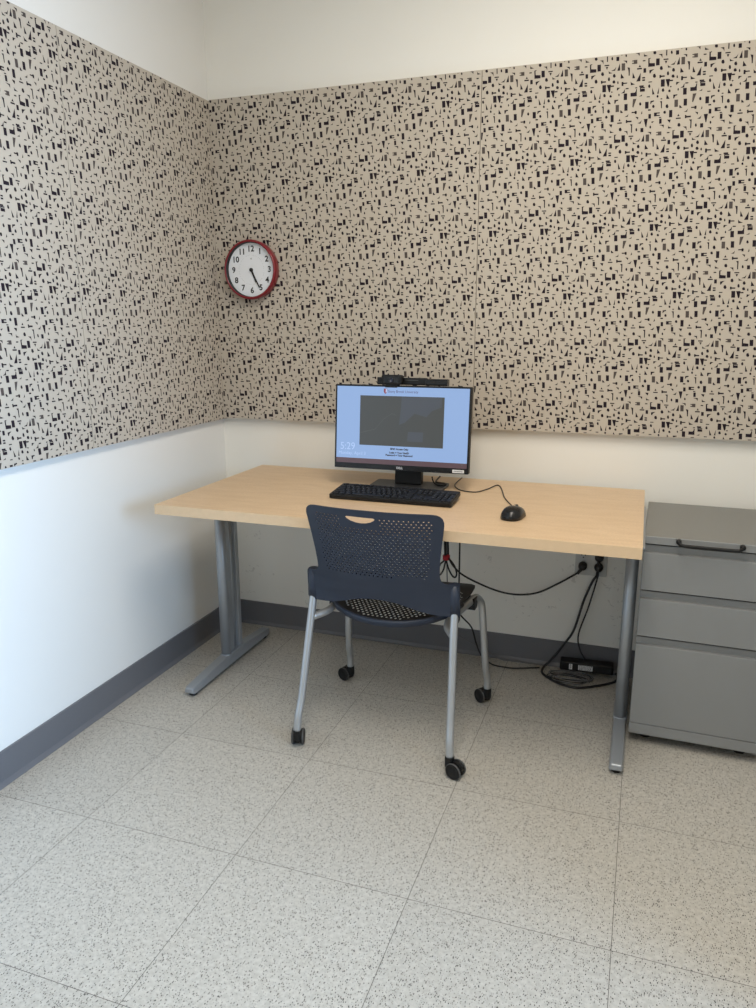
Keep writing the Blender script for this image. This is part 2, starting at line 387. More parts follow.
UA, VB = 0.1785, 0.2163
def motif():
    out = []
    for poly, soft in SH:
        gx = sum(p[0] for p in poly)/len(poly); gy = sum(p[1] for p in poly)/len(poly)
        ww = max(p[0] for p in poly)-min(p[0] for p in poly); hh = max(p[1] for p in poly)-min(p[1] for p in poly)
        k = 1+1.3/max(8, min(ww, hh))
        poly = [(gx+(x-gx)*k, gy+(y-gy)*k) for x, y in poly]
        out.append(([((x-395)*.0003077+(y-785)*.0000183, -(y-785)*.0003068-(x-395)*.0000037) for x, y in poly], soft))
    return out
MOT = motif()
def clip(poly, u0, u1, v0, v1):
    for ax, lim, sgn in ((0, u0, 1), (0, u1, -1), (1, v0, 1), (1, v1, -1)):
        res = []
        for i in range(len(poly)):
            a, b = poly[i], poly[(i+1) % len(poly)]
            ia, ib = (a[ax]-lim)*sgn >= 0, (b[ax]-lim)*sgn >= 0
            if ia: res.append(a)
            if ia != ib:
                t = (lim-a[ax])/(b[ax]-a[ax]); res.append((a[0]+t*(b[0]-a[0]), a[1]+t*(b[1]-a[1])))
        poly = res
        if len(poly) < 3: return []
    return poly
PT, PL, ZB, ZT = 0.030, 0.020, 0.9239, 2.1440
def felt_panel(u0, u1, anchor, wall, label):
    m = MB(); e = .0015
    if wall == 'back':
        z0, z1 = ZB, ZT; m.box(u0, u1, -PT, -.001, z0, z1); P = lambda u, v: (u, -PT-.0003, v)
    else:
        z0, z1 = ZB-.005, ZT-.003; m.box(.001, PL, u0, u1, z0, z1); P = lambda u, v: (PL+.0003, u, v)
    au, av = anchor
    for j in range(-12, 13):
        for i in range(-25, 25):
            ou, ov = au+i*UA+(UA/2 if j % 2 else 0), av+j*VB
            if ou < u0-.3 or ou > u1+.3 or ov < ZB-.4 or ov > ZT+.4: continue
            for poly, soft in MOT:
                q = clip([(x+ou, y+ov) for x, y in poly], u0+e, u1-e, z0+e, z1-e)
                if len(q) >= 3: m.add([P(x, y) for x, y in q], [list(range(len(q)))[::-1]], 2 if soft else 1)
    o = m.build('acoustic_panel', [M['fabric'], M['ink'], M['ink_soft']], fix=False)
    return tag(o, label, 'wall panel', 'patterned felt panels above the desk')
BA = (1.493, 1.3765); LA = (-.8165-UA/2, 1.3855)
felt_panel(PL+.001, 1.0835, BA, 'back', 'beige felt panel with dark chip print behind the clock, on the back wall')
felt_panel(1.0855, XR-.001, BA, 'back', 'beige felt panel with dark chip print on the back wall above the grey cabinet')
felt_panel(-.8410, -.0015, LA, 'left', 'beige felt panel with dark chip print on the left wall, next to the corner')
felt_panel(-2.0630, -.8430, (-.9594-UA/2, 1.3855), 'left', 'beige felt panel with dark chip print on the left wall, nearest the camera')

# ------------------------------------------------------------------ wall clock
ck = thing('wall_clock', 'round wall clock with red rim and white dial on the patterned panel', 'clock', (.1895, -PT-.0005, 1.515))
CR = .1130
MB().lathe([(CR-.004, 0), (CR-.002, -.004), (CR, -.03), (CR-.001, -.037), (CR-.004, -.041), (CR-.0075, -.0415), (CR-.0095, -.039)], 'y', n=72, cap=False).build('rim', M['red'], ck)
MB().lathe([(CR-.0095, -.0392), (CR-.0105, -.036), (CR-.0115, -.020)], 'y', n=72, cap=False).build('inner_ring', M['print'], ck)
dl = MB().lathe([(CR-.006, -.001), (CR-.006, -.0215)], 'y', n=64, smooth=False).build('dial', M['dial'], ck)
def face(x, z, y): return Matrix.Translation((x, y, z)) @ Matrix.Rotation(PI/2, 4, 'X')
for h in range(1, 13):
    a = h*PI/6
    text_mesh('numeral', str(h), .0305, M['print'], dl, face(.0785*math.sin(a), .0785*math.cos(a), -.0219), 0, bold=.0009)
tk = MB()
for i in range(60):
    a = i*PI/30
    if i % 5 == 0: continue
    Mx = Matrix.Rotation(a, 4, 'Y')
    tk.add([Mx @ Vector(p) for p in ((-.0004, -.0218, .054), (.0004, -.0218, .054), (.0004, -.0218, .056), (-.0004, -.0218, .056))], [(0, 1, 2, 3)])
tk.build('minute_track', M['print'], dl, fix=False)
text_mesh('dial_mark', 'x', .013, M['print'], dl, face(0, .043, -.0219))
def hand(name, ang, l, w, y):
    a = math.radians(ang); m = MB()
    m.prism([(-w/2, -.006), (w/2, -.006), (w/2*.75, l), (-w/2*.75, l)], 'y', y, y-.001)
    m.xform(Matrix.Rotation(a, 4, 'Y')); return m.build(name, M['print'], ck)
hand('hour_hand', 157, .052, .0085, -.0235); hand('minute_hand', 153, .076, .0060, -.0255)
MB().lathe([(.007, -.0215), (.007, -.0275), (.005, -.0285)], 'y', n=20).build('hub', M['print'], ck)

# ------------------------------------------------------------------ desk
DX0, DX1, DY0, DY1, DZ = .2015, 1.7127, -.797, -.047, .7364
desk = thing('desk', 'maple topped desk on silver T-shaped legs standing against the back wall', 'desk', ((DX0+DX1)/2, (DY0+DY1)/2, 0))
hw, hd = (DX1-DX0)/2, (DY1-DY0)/2
MB().box(-hw+.001, hw-.001, -hd+.001, hd-.001, DZ-.0325, DZ).build('desktop', M['wood'], desk, bevel=.0012)
eb = MB()
for a in ((-hw, hw, -hd, -hd+.002), (-hw, hw, hd-.002, hd), (-hw, -hw+.002, -hd+.002, hd-.002), (hw-.002, hw, -hd+.002, hd-.002)):
    eb.box(*a, DZ-.032, DZ-.0004)
eb.build('edge_band', M['edge'], desk)
def desk_leg(x):
    leg = MB()
    # twin upright: round front tube, slimmer rear tube, recessed web with a slot between them
    leg.prism([(x+.0195*math.cos(2*PI*k/32), -.012+.0185*math.sin(2*PI*k/32)) for k in range(32)], 'z', .055, .70, smooth=True)
    lg = leg.build('leg', M['silver'], desk)
    MB().box(x-.0125, x+.0125, -.007, .029, .056, .699).build('side_plate', M['silver'], lg, bevel=.001)
    MB().box(x-.0165, x+.0165, .066, .088, .056, .699).build('side_plate', M['silver'], lg, bevel=.003)
    MB().box(x-.0045, x+.0045, .027, .070, .056, .699).build('web', M['silver'], lg)
    MB().lathe([(.0090, .056), (.0090, .70)], 'z', (x, .050, 0), 24).build('rear_tube', M['silver'], lg)
    MB().prism(rrect(x-.0220, x+.0220, -.034, .094, .020), 'z', .042, .0585).build('collar', M['silver'], lg, bevel=.002)
    # foot: deep at the uprights, tapering to both ends
    w = .0215
    f = MB(); prof = [(-.278, .016, .034), (-.267, .013, .037), (-.030, .014, .056), (.090, .014, .056), (.305, .013, .037), (.316, .016, .034)]
    vs = []
    for y, z0, z1 in prof:
        ww = w if -.27 < y < .31 else w-.003
        vs += [(x-ww, y, z0), (x+ww, y, z0), (x+ww-.004, y, z1), (x-ww+.004, y, z1)]
    fs = [(0, 1, 2, 3), (20, 21, 22, 23)]
    for i in range(5):
        o = 4*i
        for k in range(4): fs.append((o+k, o+(k+1) % 4, o+4+(k+1) % 4, o+4+k))
    ft = f.add(vs, fs).build('foot', M['silver'], lg, bevel=.003)
    for y in (-.250, .288):
        MB().lathe([(.0135, 0), (.0145, .003), (.0135, .009), (.006, .010), (.006, .017)], 'z', (x, y, 0), 20).build('leveller', M['black'], lg)
    MB().box(x-.03, x+.03, -.25, .25, .698, DZ-.033).build('top_plate', M['silver'], lg)
desk_leg(-.7370); desk_leg(.7330)

# ------------------------------------------------------------------ chair
chair = thing('stacking_chair', 'navy plastic chair with perforated back and silver legs on casters', 'chair', (.978, -.633, 0), math.radians(-.8))
def pip(p, poly):
    c = False; n = len(poly); x, y = p
    for i in range(n):
        a, b = poly[i], poly[i-1]
        if (a[1] > y) != (b[1] > y) and x < (b[0]-a[0])*(y-a[1])/(b[1]-a[1])+a[0]: c = not c
    return c
def perforated(outline, holes, step, fmap):
    """triangulate an outline minus holes, then bend it through fmap(u, v) -> xyz"""
    V, E = [], []
    def loop(P):
        o = len(V); V.extend([Vector(p) for p in P]); n = len(P)
        E.extend([(o+i, o+(i+1) % n) for i in range(n)])
    loop(outline)
    for h in holes: loop(h)
    us = [p[0] for p in outline]; vs = [p[1] for p in outline]
    hc = [(sum(p[0] for p in h)/len(h), sum(p[1] for p in h)/len(h), max(math.dist(h[0], p) for p in h)) for h in holes]
    u = min(us)
    while u < max(us):
        v = min(vs)
        while v < max(vs):
            if pip((u, v), outline) and all((u-a)**2+(v-b)**2 > (r*.75)**2 for a, b, r in hc): V.append(Vector((u, v)))
            v += step
        u += step
    r = geometry.delaunay_2d_cdt(V, E, [], 0, 1e-6)
    rv, rf = r[0], r[2]
    keep = []
    for f in rf:
        c = sum((rv[i] for i in f), Vector((0, 0)))/len(f)
        if not pip(c, outline): continue
        if any((c.x-a)**2+(c.y-b)**2 < rr*rr and pip(c, h) for (a, b, rr), h in zip(hc, holes)): continue
        keep.append(list(f))
    m = MB(); m.add([fmap(p.x, p.y) for p in rv], keep, 0, True)
    return m
def ngon(cx, cy, rx, ry, n=8): return [(cx+rx*math.cos(2*PI*(k+.5)/n), cy+ry*math.sin(2*PI*(k+.5)/n)) for k in range(n)]

def smooth01(t): t = max(0, min(1, t)); return t*t*(3-2*t)
def back_y(u, z):
    e = -.131 - .007*smooth01((z-.47)/.10) - .074*max(0, (z-.55)/.25)
    cc = .050 if z > .565 else .036+.014*smooth01((z-.47)/.095)
    return e - cc*(1-min(1, abs(u)/.235)**2)
def back_outline():
    half = [(0, .507), (.03, .506), (.06, .501), (.09, .492), (.12, .482), (.15, .474), (.18, .470), (.205, .468), (.235, .468), (.2425, .471), (.2455, .477), (.2445, .51), (.2425, .560), (.240, .567), (.233, .570), (.217, .571), (.205, .574), (.197, .581), (.193, .592), (.1925, .61), (.195, .65), (.201, .70), (.2085, .75), (.2105, .765), (.2105, .773), (.2075, .784), (.201, .791), (.192, .7955), (.179, .7975), (.12, .799), (.06, .800), (0, .8005)]
    return half + [(-u, z) for u, z in half[-2:0:-1]]
slot = [(1.15*(a+.01)-.027, b+.0105) for a, b in ((-.050, .7665), (-.046, .7605), (-.036, .7540), (-.022, .7500), (-.008, .7485), (.006, .7500), (.018, .7540), (.028, .7605), (.031, .7665), (.026, .7690), (.0, .7690), (-.044, .7690))]
bh = [slot]
row = 0; z = .590
while z < .786:
    k = -16
    while k <= 16:
        u = k*.0136 + (.0068 if row % 2 else 0)
        lim = .160 + .022*(z-.59)/.19
        lo = .592 + .010*math.sin(u*16)
        top_r = .780 - .5*max(0, abs(u)-.160)
        inslot = -.092 < u < .028 and z > .745
        if abs(u) < lim and z > lo-.010 and z < top_r and not inslot: bh.append(ngon(u, z, .0026, .0023))
        k += 1
    z += .0088; row += 1
bk = perforated(back_outline(), bh, .012, lambda u, z: (u+.004*smooth01((z-.57)/.2), back_y(u, z), z))
backrest = bk.build('backrest', M['navy'], chair, solid=.0035, solid_off=0, crisp=True)
# sockets that take the rear legs: rounded sleeves at both lower corners
for s in (-1, 1):
    MB().tube([(s*.2280, -.124, .467), (s*.2275, -.127, .51), (s*.2265, -.131, .567)], [.0172, .0172, .0165], 18, smooth_path=False).build('leg_socket', M['navy'], backrest)

# seat
def seat_z(x, y):
    z = .437 + .010*(x/.22)**2
    t = max(0, (-.02-y)/.13); z -= .014*t*t
    t = max(0, (y-.15)/.10); z -= .012*t*t
    return z
def seat_outline():
    half = [(0, -.150), (.04, -.148), (.08, -.140), (.12, -.125), (.155, -.103), (.185, -.072), (.205, -.035), (.218, .01), (.224, .06), (.226, .12), (.224, .17), (.217, .205), (.20, .228), (.17, .24), (.1, .248), (0, .25)]
    return half + [(-a, b) for a, b in half[-2:0:-1]]
sh = []
row = 0; y = -.128
while y < .17:
    for k in range(-14, 15):
        u = k*.0150 + (.0075 if row % 2 else 0)
        if (u/.203)**2 + ((y-.06)/.197)**2 < 1: sh.append(ngon(u, y, .0042, .0046))
    y += .0118; row += 1
seat = perforated(seat_outline(), sh, .016, lambda u, v: (u-.006, v+.016, seat_z(u, v))).build('seat', M['seat_black'], chair, solid=.0015, solid_off=0, crisp=True)
rim = MB(); so = [p for p in seat_outline()]
pts = [p for p in so if p[1] < .02]; pts = sorted(pts, key=lambda p: p[0])
vs, fs = [], []
for x, y in pts:
    z = seat_z(x, y); d = Vector((x, y+.0)).normalized(); k = max(0, min(1, (.06-y)/.12))
    for off, dz in ((.000, .004), (.006, .003), (.0085, -.004), (.005, -.004-.013*k), (-.001, -.004-.015*k), (-.002, -.002)):
        vs.append((x+d.x*off-.006, y+d.y*off+.016, z+dz))
n = len(pts)
for i in range(n-1):
    for k in range(6): fs.append((i*6+k, i*6+(k+1) % 6, i*6+6+(k+1) % 6, i*6+6+k))
fs += [tuple(range(6)), tuple(range((n-1)*6, n*6))]
rim.add(vs, fs, 0, True).build('rear_rim', M['navy'], seat)

# legs, side rails, casters
TR_ = .0122
TRAIL = .022
def caster(parent, loc, ang):
    # stem axis at loc; the twin wheels trail behind it
    Mx = Matrix.Translation(loc) @ Matrix.Rotation(ang, 4, 'Z') @ Matrix.Translation((0, -TRAIL, 0))
    hood = MB()
    prof = [(.0235*math.cos(a), .0270+.0235*math.sin(a)) for a in [PI*k/12 for k in range(13)]]
    hood.prism(prof + [(-.014, .020), (.021, .012)], 'x', -.0056, .0056)
    hood.prism(rrect(-.0135, .0135, TRAIL-.0130, TRAIL+.0130, .010), 'z', .028, .060)
    hood.xform(Mx); h = hood.build('caster', M['black'], parent, bevel=.001)
    for s in (-1, 1):
        wl = MB(); a, b = s*.0066, s*.0205
        wl.lathe([(.0150, a), (.0225, a+s*.001), (.0240, a+s*.004), (.0242, b-s*.0035), (.0222, b-s*.0005), (.0215, b-s*.0012), (.0090, b+s*.0005), (.004, b+s*.001)], 'x', (0, 0, .0255), 32)
        wl.xform(Mx); w1 = wl.build('wheel', M['black'], h)
        ty = MB().lathe([(.0238, s*.0130), (.0254, s*.0138), (.0255, s*.0172), (.0240, s*.0190)], 'x', (0, 0, .0255), 36, cap=False)
        ty.xform(Mx); ty.build('tyre', M['tyre'], w1)
    return h
def leg(pts): return MB().tube(pts, TR_, 18, seg=8).build('leg', M['chair_metal'], chair)
for s in (-1, 1):
    dy = .014 if s > 0 else -.004
    l = leg([(s*.2285, -.126, .490), (s*.2310, -.144, .42), (s*.2358, -.176+dy*.4, .29), (s*.2406, -.209+dy*.8, .160), (s*.2440, -.228+dy, .105), (s*.2465, -.234+dy, .058)])
    caster(l, (s*.2465, -.234+dy, 0), math.radians(72 if s > 0 else 198))
    f = leg([(s*.2600, .244, .058), (s*.2590, .241, .105), (s*.2555, .222, .15), (s*.2490, .203, .28), (s*.2440, .190, .375), (s*.2390, .178, .407), (s*.2300, .150, .427), (s*.2210, .10, .428), (s*.2040, .016, .423), (s*.1940, -.05, .419), (s*.2000, -.095, .414), (s*.2290, -.142, .408)])
    caster(f, (s*.2600, .244, 0), math.radians(-125 if s > 0 else -108))
    for y in (-.02, .12):
        MB().prism(rrect(y-.022, y+.022, .400, .438, .008), 'x', s*.186 if y < 0 else s*.208, s*.214 if y < 0 else s*.238).build('seat_bracket', M['black'], chair)

# ------------------------------------------------------------------ drawer cabinet
CX0, CX1, CY0, CY1 = 1.7195, 2.1005, -.500, -.030
cab = thing('drawer_cabinet', 'grey metal drawer pedestal standing right of the desk', 'cabinet', ((CX0+CX1)/2+.004, (CY0+CY1)/2, 0), math.radians(-1.2))
chw, chd = (CX1-CX0)/2, (CY1-CY0)/2
MB().box(-chw, chw, -chd+.018, chd, .036, .6865).build('case', M['steel'], cab, bevel=.0015)
MB().box(-chw+.004, chw-.004, -chd+.0165, -chd+.0185, .06, .680).build('drawer_gap_shade', M['shadow_gap'], cab)  # black sheet standing in for the shade between the drawers
MB().box(-chw, chw, -chd+.002, chd, .6870, .6905).build('top', M['steel'], cab, bevel=.0015)
tray = MB().prism([(-chd, .6665), (-chd+.0165, .6665), (-chd+.0165, .6868), (-chd+.001, .690), (-chd, .688)], 'x', -chw+.001, chw-.001).build('pencil_drawer', M['steel_front'], cab, bevel=.0008)
hx = -.008
h = MB().tube([(hx-.086, -chd, .681), (hx-.086, -chd-.012, .6805), (hx-.080, -chd-.020, .677), (hx-.066, -chd-.022, .6745), (hx, -chd-.022, .674), (hx+.066, -chd-.022, .6745), (hx+.080, -chd-.020, .677), (hx+.086, -chd-.012, .6805), (hx+.086, -chd, .681)], .0046, 12, flat=1.3)
hd_ = h.build('handle', M['black'], tray)
for s in (-1, 1):
    MB().lathe([(.0080, 0), (.0080, -.012), (.0065, -.0165), (.003, -.018)], 'y', (hx+s*.086, -chd, .682), 18).build('peg', M['black'], hd_)
for z0, z1 in ((.5195, .6600), (.3695, .5130), (.0735, .3625)):
    lip = .0215
    # flat face below, a recessed finger pull along its top
    dr = MB().box(-chw+.001, chw-.001, -chd, -chd+.016, z0, z1-lip).build('drawer', M['steel_front'], cab, bevel=.0016)
    MB().prism([(-chd+.012, z1), (-chd+.0155, z1), (-chd+.0155, z1-lip-.004), (-chd+.0140, z1-lip-.004), (-chd+.0140, z1-lip+.006)], 'x', -chw+.001, chw-.001).build('finger_pull', M['steel_front'], dr)
MB().box(-chw, chw, -chd+.0005, -chd+.018, .036, .0715).build('plinth', M['steel_front'], cab, bevel=.0015)
for x in (-chw+.05, chw-.05):
    for y in (-chd+.07, chd-.07):
        MB().lathe([(.018, 0), (.019, .003), (.018, .010), (.007, .012), (.007, .037)], 'z', (x, y, 0), 20).build('glide', M['black'], cab)

# ------------------------------------------------------------------ monitor
MW, MH = .492, .2985
mon = thing('monitor', 'black flat monitor with lit blue login screen on the desk', 'monitor', (.905, -.29, DZ), .03)
stand = MB().prism(rrect(-.131, .140, -.100, .090, .012), 'z', .0005, .009).build('base', M['stand'], mon, bevel=.002)
neck = MB()
neck.prism([(.020, .009), (.058, .009), (.062, .20), (.050, .285), (.034, .285), (.030, .12)], 'x', -.049, .049)
neck.build('neck', M['black'], mon, bevel=.004)
# the panel leans back a little about its middle
PM = Matrix.Translation((-.0175, -.0095, .2150)) @ Matrix.Rotation(-.0907, 4, 'X')
def pm(m): return m.xform(PM)
pan = pm(MB().prism(rrect(-MW/2, MW/2, -MH/2, MH/2, .004, 3), 'y', .0, .026)).build('housing', M['black'], mon, bevel=.0015)
pm(MB().prism(rrect(-.16, .16, -.10, .10, .02, 4), 'y', .026, .040)).build('rear_bulge', M['black'], pan, bevel=.006)
sx0, sx1, sz0, sz1 = -MW/2+.0065, MW/2-.0065, -MH/2+.0195, MH/2-.0065
scr = pm(MB().box(sx0, sx1, -.0006, .001, sz0, sz1)).build('screen', M['screen'], mon)
bz = MB()
bz.box(-MW/2+.001, MW/2-.001, -.0018, .0, -MH/2+.001, sz0); bz.box(-MW/2+.001, MW/2-.001, -.0018, .0, sz1, MH/2-.001)
bz.box(-MW/2+.001, sx0, -.0018, .0, sz0, sz1); bz.box(sx1, MW/2-.001, -.0018, .0, sz0, sz1)
pm(bz).build('bezel', M['gloss'], pan)
def on(x, z, y=-.0009): return PM @ Matrix.Translation((x, y, z)) @ Matrix.Rotation(PI/2, 4, 'X')
def flat(poly, y): 
    m = MB(); m.add([(p[0], y, p[1]) for p in poly], [list(range(len(poly)))]); return pm(m)
sw, shh = sx1-sx0, sz1-sz0
def sp(a, b): return (sx0+a*sw, sz1-b*shh)       # fractions across and down the lit area
flat([sp(0, .935), sp(1, .935), sp(1, 1), sp(0, 1)], -.0008).build('taskbar', M['scr_bar'], scr, fix=False)
pic = flat([sp(.182, .115), sp(.820, .115), sp(.820, .758), sp(.182, .758)], -.0008).build('picture', M['scr_pic'], scr, fix=False)
flat([sp(.50, .12), sp(.80, .12), sp(.80, .24), sp(.73, .29), sp(.69, .37), sp(.60, .33), sp(.53, .45), sp(.485, .48), sp(.495, .3)], -.0010).build('picture_sky', M['scr_pic2'], pic, fix=False)
flat([sp(.555, .565), sp(.67, .565), sp(.668, .69), sp(.55, .69)], -.0012).build('picture_lid', M['scr_pic2'], pic, fix=False)
ln = MB()
rp = [sp(a, b) for a, b in ((.19, .60), (.30, .55), (.37, .41), (.43, .34), (.46, .36))]
ln.add([(x, -.0010, z) for x, z in rp] + [(x, -.0010, z+.0010) for x, z in rp], [(k, k+1, k+6, k+5) for k in range(4)])
pm(ln).build('picture_ridge', M['scr_pic3'], pic, fix=False)
cx, cz = sp(.375, .055)
flat([(cx-.006, cz+.009), (cx+.006, cz+.009), (cx+.006, cz-.002), (cx+.003, cz-.007), (cx, cz-.0095), (cx-.003, cz-.007), (cx-.006, cz-.002)], -.0008).build('crest', M['scr_red'], scr, fix=False)
flat([(cx+.0012, cz+.0075), (cx+.0046, cz+.0075), (cx+.0046, cz-.001), (cx+.0012, cz-.0065)], -.0010).build('crest_half', M['scr_white'], scr, fix=False)
x, z = sp(.395, .058)
t1 = text_mesh('screen_heading', 'Stony Brook University', .0125, M['scr_text'], scr, on(x, z), align='LEFT', sx=.92)
t1.data.materials[0] = flat_emit('lit_screen_heading', (.06, .03, .09), 1.0)
x, z = sp(.03, .785)
text_mesh('screen_clock', '5:29', .037, M['scr_pale'], scr, on(x, z), align='LEFT', sx=.9)
x, z = sp(.018, .872)
text_mesh('screen_date', 'Monday, April 3', .0160, M['scr_pale'], scr, on(x, z), align='LEFT')
for s, a, b in (('SINC Access Only', .492, .795), ('Login = Your NetID', .492, .843), ('Password = Your Password', .492, .876)):
    x, z = sp(a, b); text_mesh('screen_notice', s, .0088, M['scr_text'], scr, on(x, z), bold=.0005)
x, z = sp(.965, .955)
flat([(x-.004, z+.002), (x+.004, z+.002), (x, z-.003)], -.0010).build('tray_icon', M['scr_pic3'], scr, fix=False)
text_mesh('logo', 'DELL', .0105, M['logo'], pan, on(0, -MH/2+.0092, -.0021), bold=.0003)
stk = flat(rrect(.190, .231, -MH/2+.0035, -MH/2+.0145, .001, 2), -.0021).build('sticker', M['sticker'], pan, fix=False)
ps = MB()
for i in range(8): ps.add([(.195+i*.004, -.0023, -MH/2+.0065), (.1975+i*.004, -.0023, -MH/2+.0065), (.1975+i*.004, -.0023, -MH/2+.0110), (.195+i*.004, -.0023, -MH/2+.0110)], [(0, 1, 2, 3)])
pm(ps).build('sticker_print', M['cord_grey'], stk, fix=False)

# webcam clipped on the monitor's top edge, and the dark bar behind it
top_c = Vector((.905, -.29, DZ))
RM = Matrix.Translation(top_c) @ Matrix.Rotation(.03, 4, 'Z')
TM = RM @ PM @ Matrix.Translation((0, 0, MH/2))
wc = thing('webcam', 'small black webcam clipped over the top edge of the monitor', 'webcam'); wc.matrix_world = TM
cxm = -.036
MB().prism(rrect(cxm-.037, cxm+.037, .002, .036, .007, 4), 'y', -.012, .020).build('body', M['black'], wc, bevel=.003)
MB().prism(rrect(cxm-.026, cxm+.026, .008, .029, .003, 3), 'y', -.0135, -.012).build('face_plate', M['gloss'], wc)
MB().lathe([(.0085, -.0135), (.0085, -.0165), (.0065, -.0168), (.005, -.0150), (0.001, -.0145)], 'y', (cxm, 0, .017), 24).build('lens', M['lens'], wc)
MB().box(cxm-.024, cxm+.020, -.0075, -.0025, -.0085, .003).build('clip', M['black'], wc, bevel=.001)
MB().box(cxm-.022, cxm+.018, .0265, .034, -.05, .006).build('clip_leg', M['black'], wc, bevel=.001)
sb = thing('speaker_bar', 'slim black bar lying along the top of the monitor behind the webcam', 'speaker bar'); sb.matrix_world = TM
MB().prism(rrect(.021, .050, .002, .0275, .004, 3), 'x', -.098, .078).build('bar', M['black'], sb)
MB().prism(rrect(.0195, .052, .001, .0245, .004, 3), 'x', .078, .156).build('end_section', M['gloss'], sb)
MB().box(.004, .052, .0195, .0212, .0175, .0195).build('strip', M['tyre'], sb)

# ------------------------------------------------------------------ keyboard
kb = thing('keyboard', 'black full size keyboard lying in front of the monitor', 'keyboard', (.9205, -.468, DZ), -.0027)
KT = math.radians(5.2)
KM = Matrix.Translation((0, 0, .0005)) @ Matrix.Translation((0, -.065, 0)) @ Matrix.Rotation(KT, 4, 'X') @ Matrix.Translation((0, .065, 0))
kw, kd = .2115, .066
MB().prism(rrect(-kw, kw, -kd, kd, .006, 4), 'z', .001, .0165).xform(KM).build('case', M['black'], kb, bevel=.003)
for s in (-1, 1):
    MB().box(s*.17-.012, s*.17+.012, .046, .056, .0, .0125).build('foot', M['black'], kb, bevel=.001)
U = .01838
keys = []
def krow(y, spec, x0):
    x = x0
    for wd in spec:
        if wd > 0: keys.append((x+wd*U/2, y, wd*U-.0028, .0158))
        x += abs(wd)*U
xa = -kw+.0095
ys = [.0475, .0225, .0036, -.0153, -.0342, -.0531]
krow(ys[0], [1, -1, 1, 1, 1, 1, -.5, 1, 1, 1, 1, -.5, 1, 1, 1, 1], xa)
krow(ys[1], [1]*13+[2], xa); krow(ys[2], [1.5]+[1]*12+[1.5], xa); krow(ys[3], [1.75]+[1]*11+[2.25], xa); krow(ys[4], [2.25]+[1]*10+[2.75], xa); krow(ys[5], [1.25]*3+[6.25]+[1.25]*4, xa)
xb = xa+15.2*U
krow(ys[0], [1]*3, xb); krow(ys[1], [1]*3, xb); krow(ys[2], [1]*3, xb); krow(ys[4], [-1, 1], xb); krow(ys[5], [1]*3, xb)
xc = xb+3.2*U
krow(ys[1], [1]*4, xc); krow(ys[2], [1]*3, xc); krow(ys[3], [1]*3, xc); krow(ys[4], [1]*3, xc); krow(ys[5], [2, 1], xc)
keys.append((xc+3.5*U, (ys[2]+ys[3])/2, U-.0028, .0347)); keys.append((xc+3.5*U, (ys[4]+ys[5])/2, U-.0028, .0347))
keys.sort(key=lambda k: k[1])
cache = {}
def key_mb(x, y, wd, dp):
    m = MB(); a, b = wd/2, dp/2; t = .0012
    v = [(x-a, y-b, .0165), (x+a, y-b, .0165), (x+a, y+b, .0165), (x-a, y+b, .0165), (x-a+t, y-b+t, .0202), (x+a-t, y-b+t, .0202), (x+a-t, y+b-t, .0200), (x-a+t, y+b-t, .0200)]
    m.add(v, [(3, 2, 1, 0), (4, 5, 6, 7), (0, 1, 5, 4), (1, 2, 6, 5), (2, 3, 7, 6), (3, 0, 4, 7)])
    if wd < .03:                                # small worn legend
        lx, ly = x-a+.0035, y+b-.0065
        m.add([(lx, ly, .02045), (lx+.0026, ly, .02045), (lx+.0026, ly+.0032, .02045), (lx, ly+.0032, .02045)], [(0, 1, 2, 3)], 1)
    return m.xform(KM)
for k in keys[:100]: key_mb(*k).build('key', [M['key'], M['legend']], kb, fix=False)
if len(keys) > 100:
    rest = MB()
    for k in keys[100:]:
        q = key_mb(*k); rest.add(q.v, q.f)
    ro = rest.build('keys', [M['key'], M['legend']], kb, fix=False); ro['kind'] = 'stuff'

# ------------------------------------------------------------------ mouse
mouse = thing('mouse', 'black computer mouse on the desk right of the keyboard', 'mouse', (1.338, -.585, DZ+.0005), -.17)
bmv, bmf = [], []
NU, NV = 24, 9
for j in range(NV+1):
    t = j/NV
    for i in range(NU):
        a = 2*PI*i/NU
        ca, sa = math.cos(a), math.sin(a)
        rx = .0345*(abs(ca)**.8)*(1 if ca > 0 else -1); ry = .055*(abs(sa)**.85)*(1 if sa > 0 else -1)
        k = math.cos(t*PI/2)**.62 if t < 1 else 0
        hgt = .034*math.sin(t*PI/2)**1.1
        waist = 1-.10*math.exp(-((ry*k-.005)/.025)**2)*(1-t)
        y = ry*k; zz = hgt*(1-.18*((y+.012)/.055)**2)+.002
        bmv.append((rx*k*waist, y-.006*t, max(.002, zz) if j else .001))
for j in range(NV):
    for i in range(NU): bmf.append((j*NU+i, j*NU+(i+1) % NU, (j+1)*NU+(i+1) % NU, (j+1)*NU+i))
bmf.append(tuple(range(NU)))
mm = MB(); mm.add(bmv, bmf, 0, True); mb_ = mm.build('shell', M['gloss'], mouse)
MB().lathe([(.006, -.003), (.0085, -.0028), (.0085, .0028), (.006, .003)], 'x', (0, .028, .026), 20).build('scroll_wheel', M['tyre'], mouse)
MB().tube([(0, .002, .0378), (0, .018, .0362), (0, .036, .0298), (0, .050, .0175)], .0006, 6).build('button_seam', M['black'], mb_)
wire('cable', mouse, [(1.346, -.5340, .7450), (1.338, -.505, .7410), (1.308, -.440, .7390), (1.268, -.340, .7390), (1.240, -.230, .7390), (1.220, -.165, .7390), (1.206, -.150, .7390), (1.196, -.185, .7390), (1.185, -.230, .7390), (1.158, -.285, .7390), (1.110, -.280, .7390), (1.078, -.240, .7390), (1.060, -.19, .7390), (1.056, -.13, .7390), (1.056, -.060, .7390)], .0019)
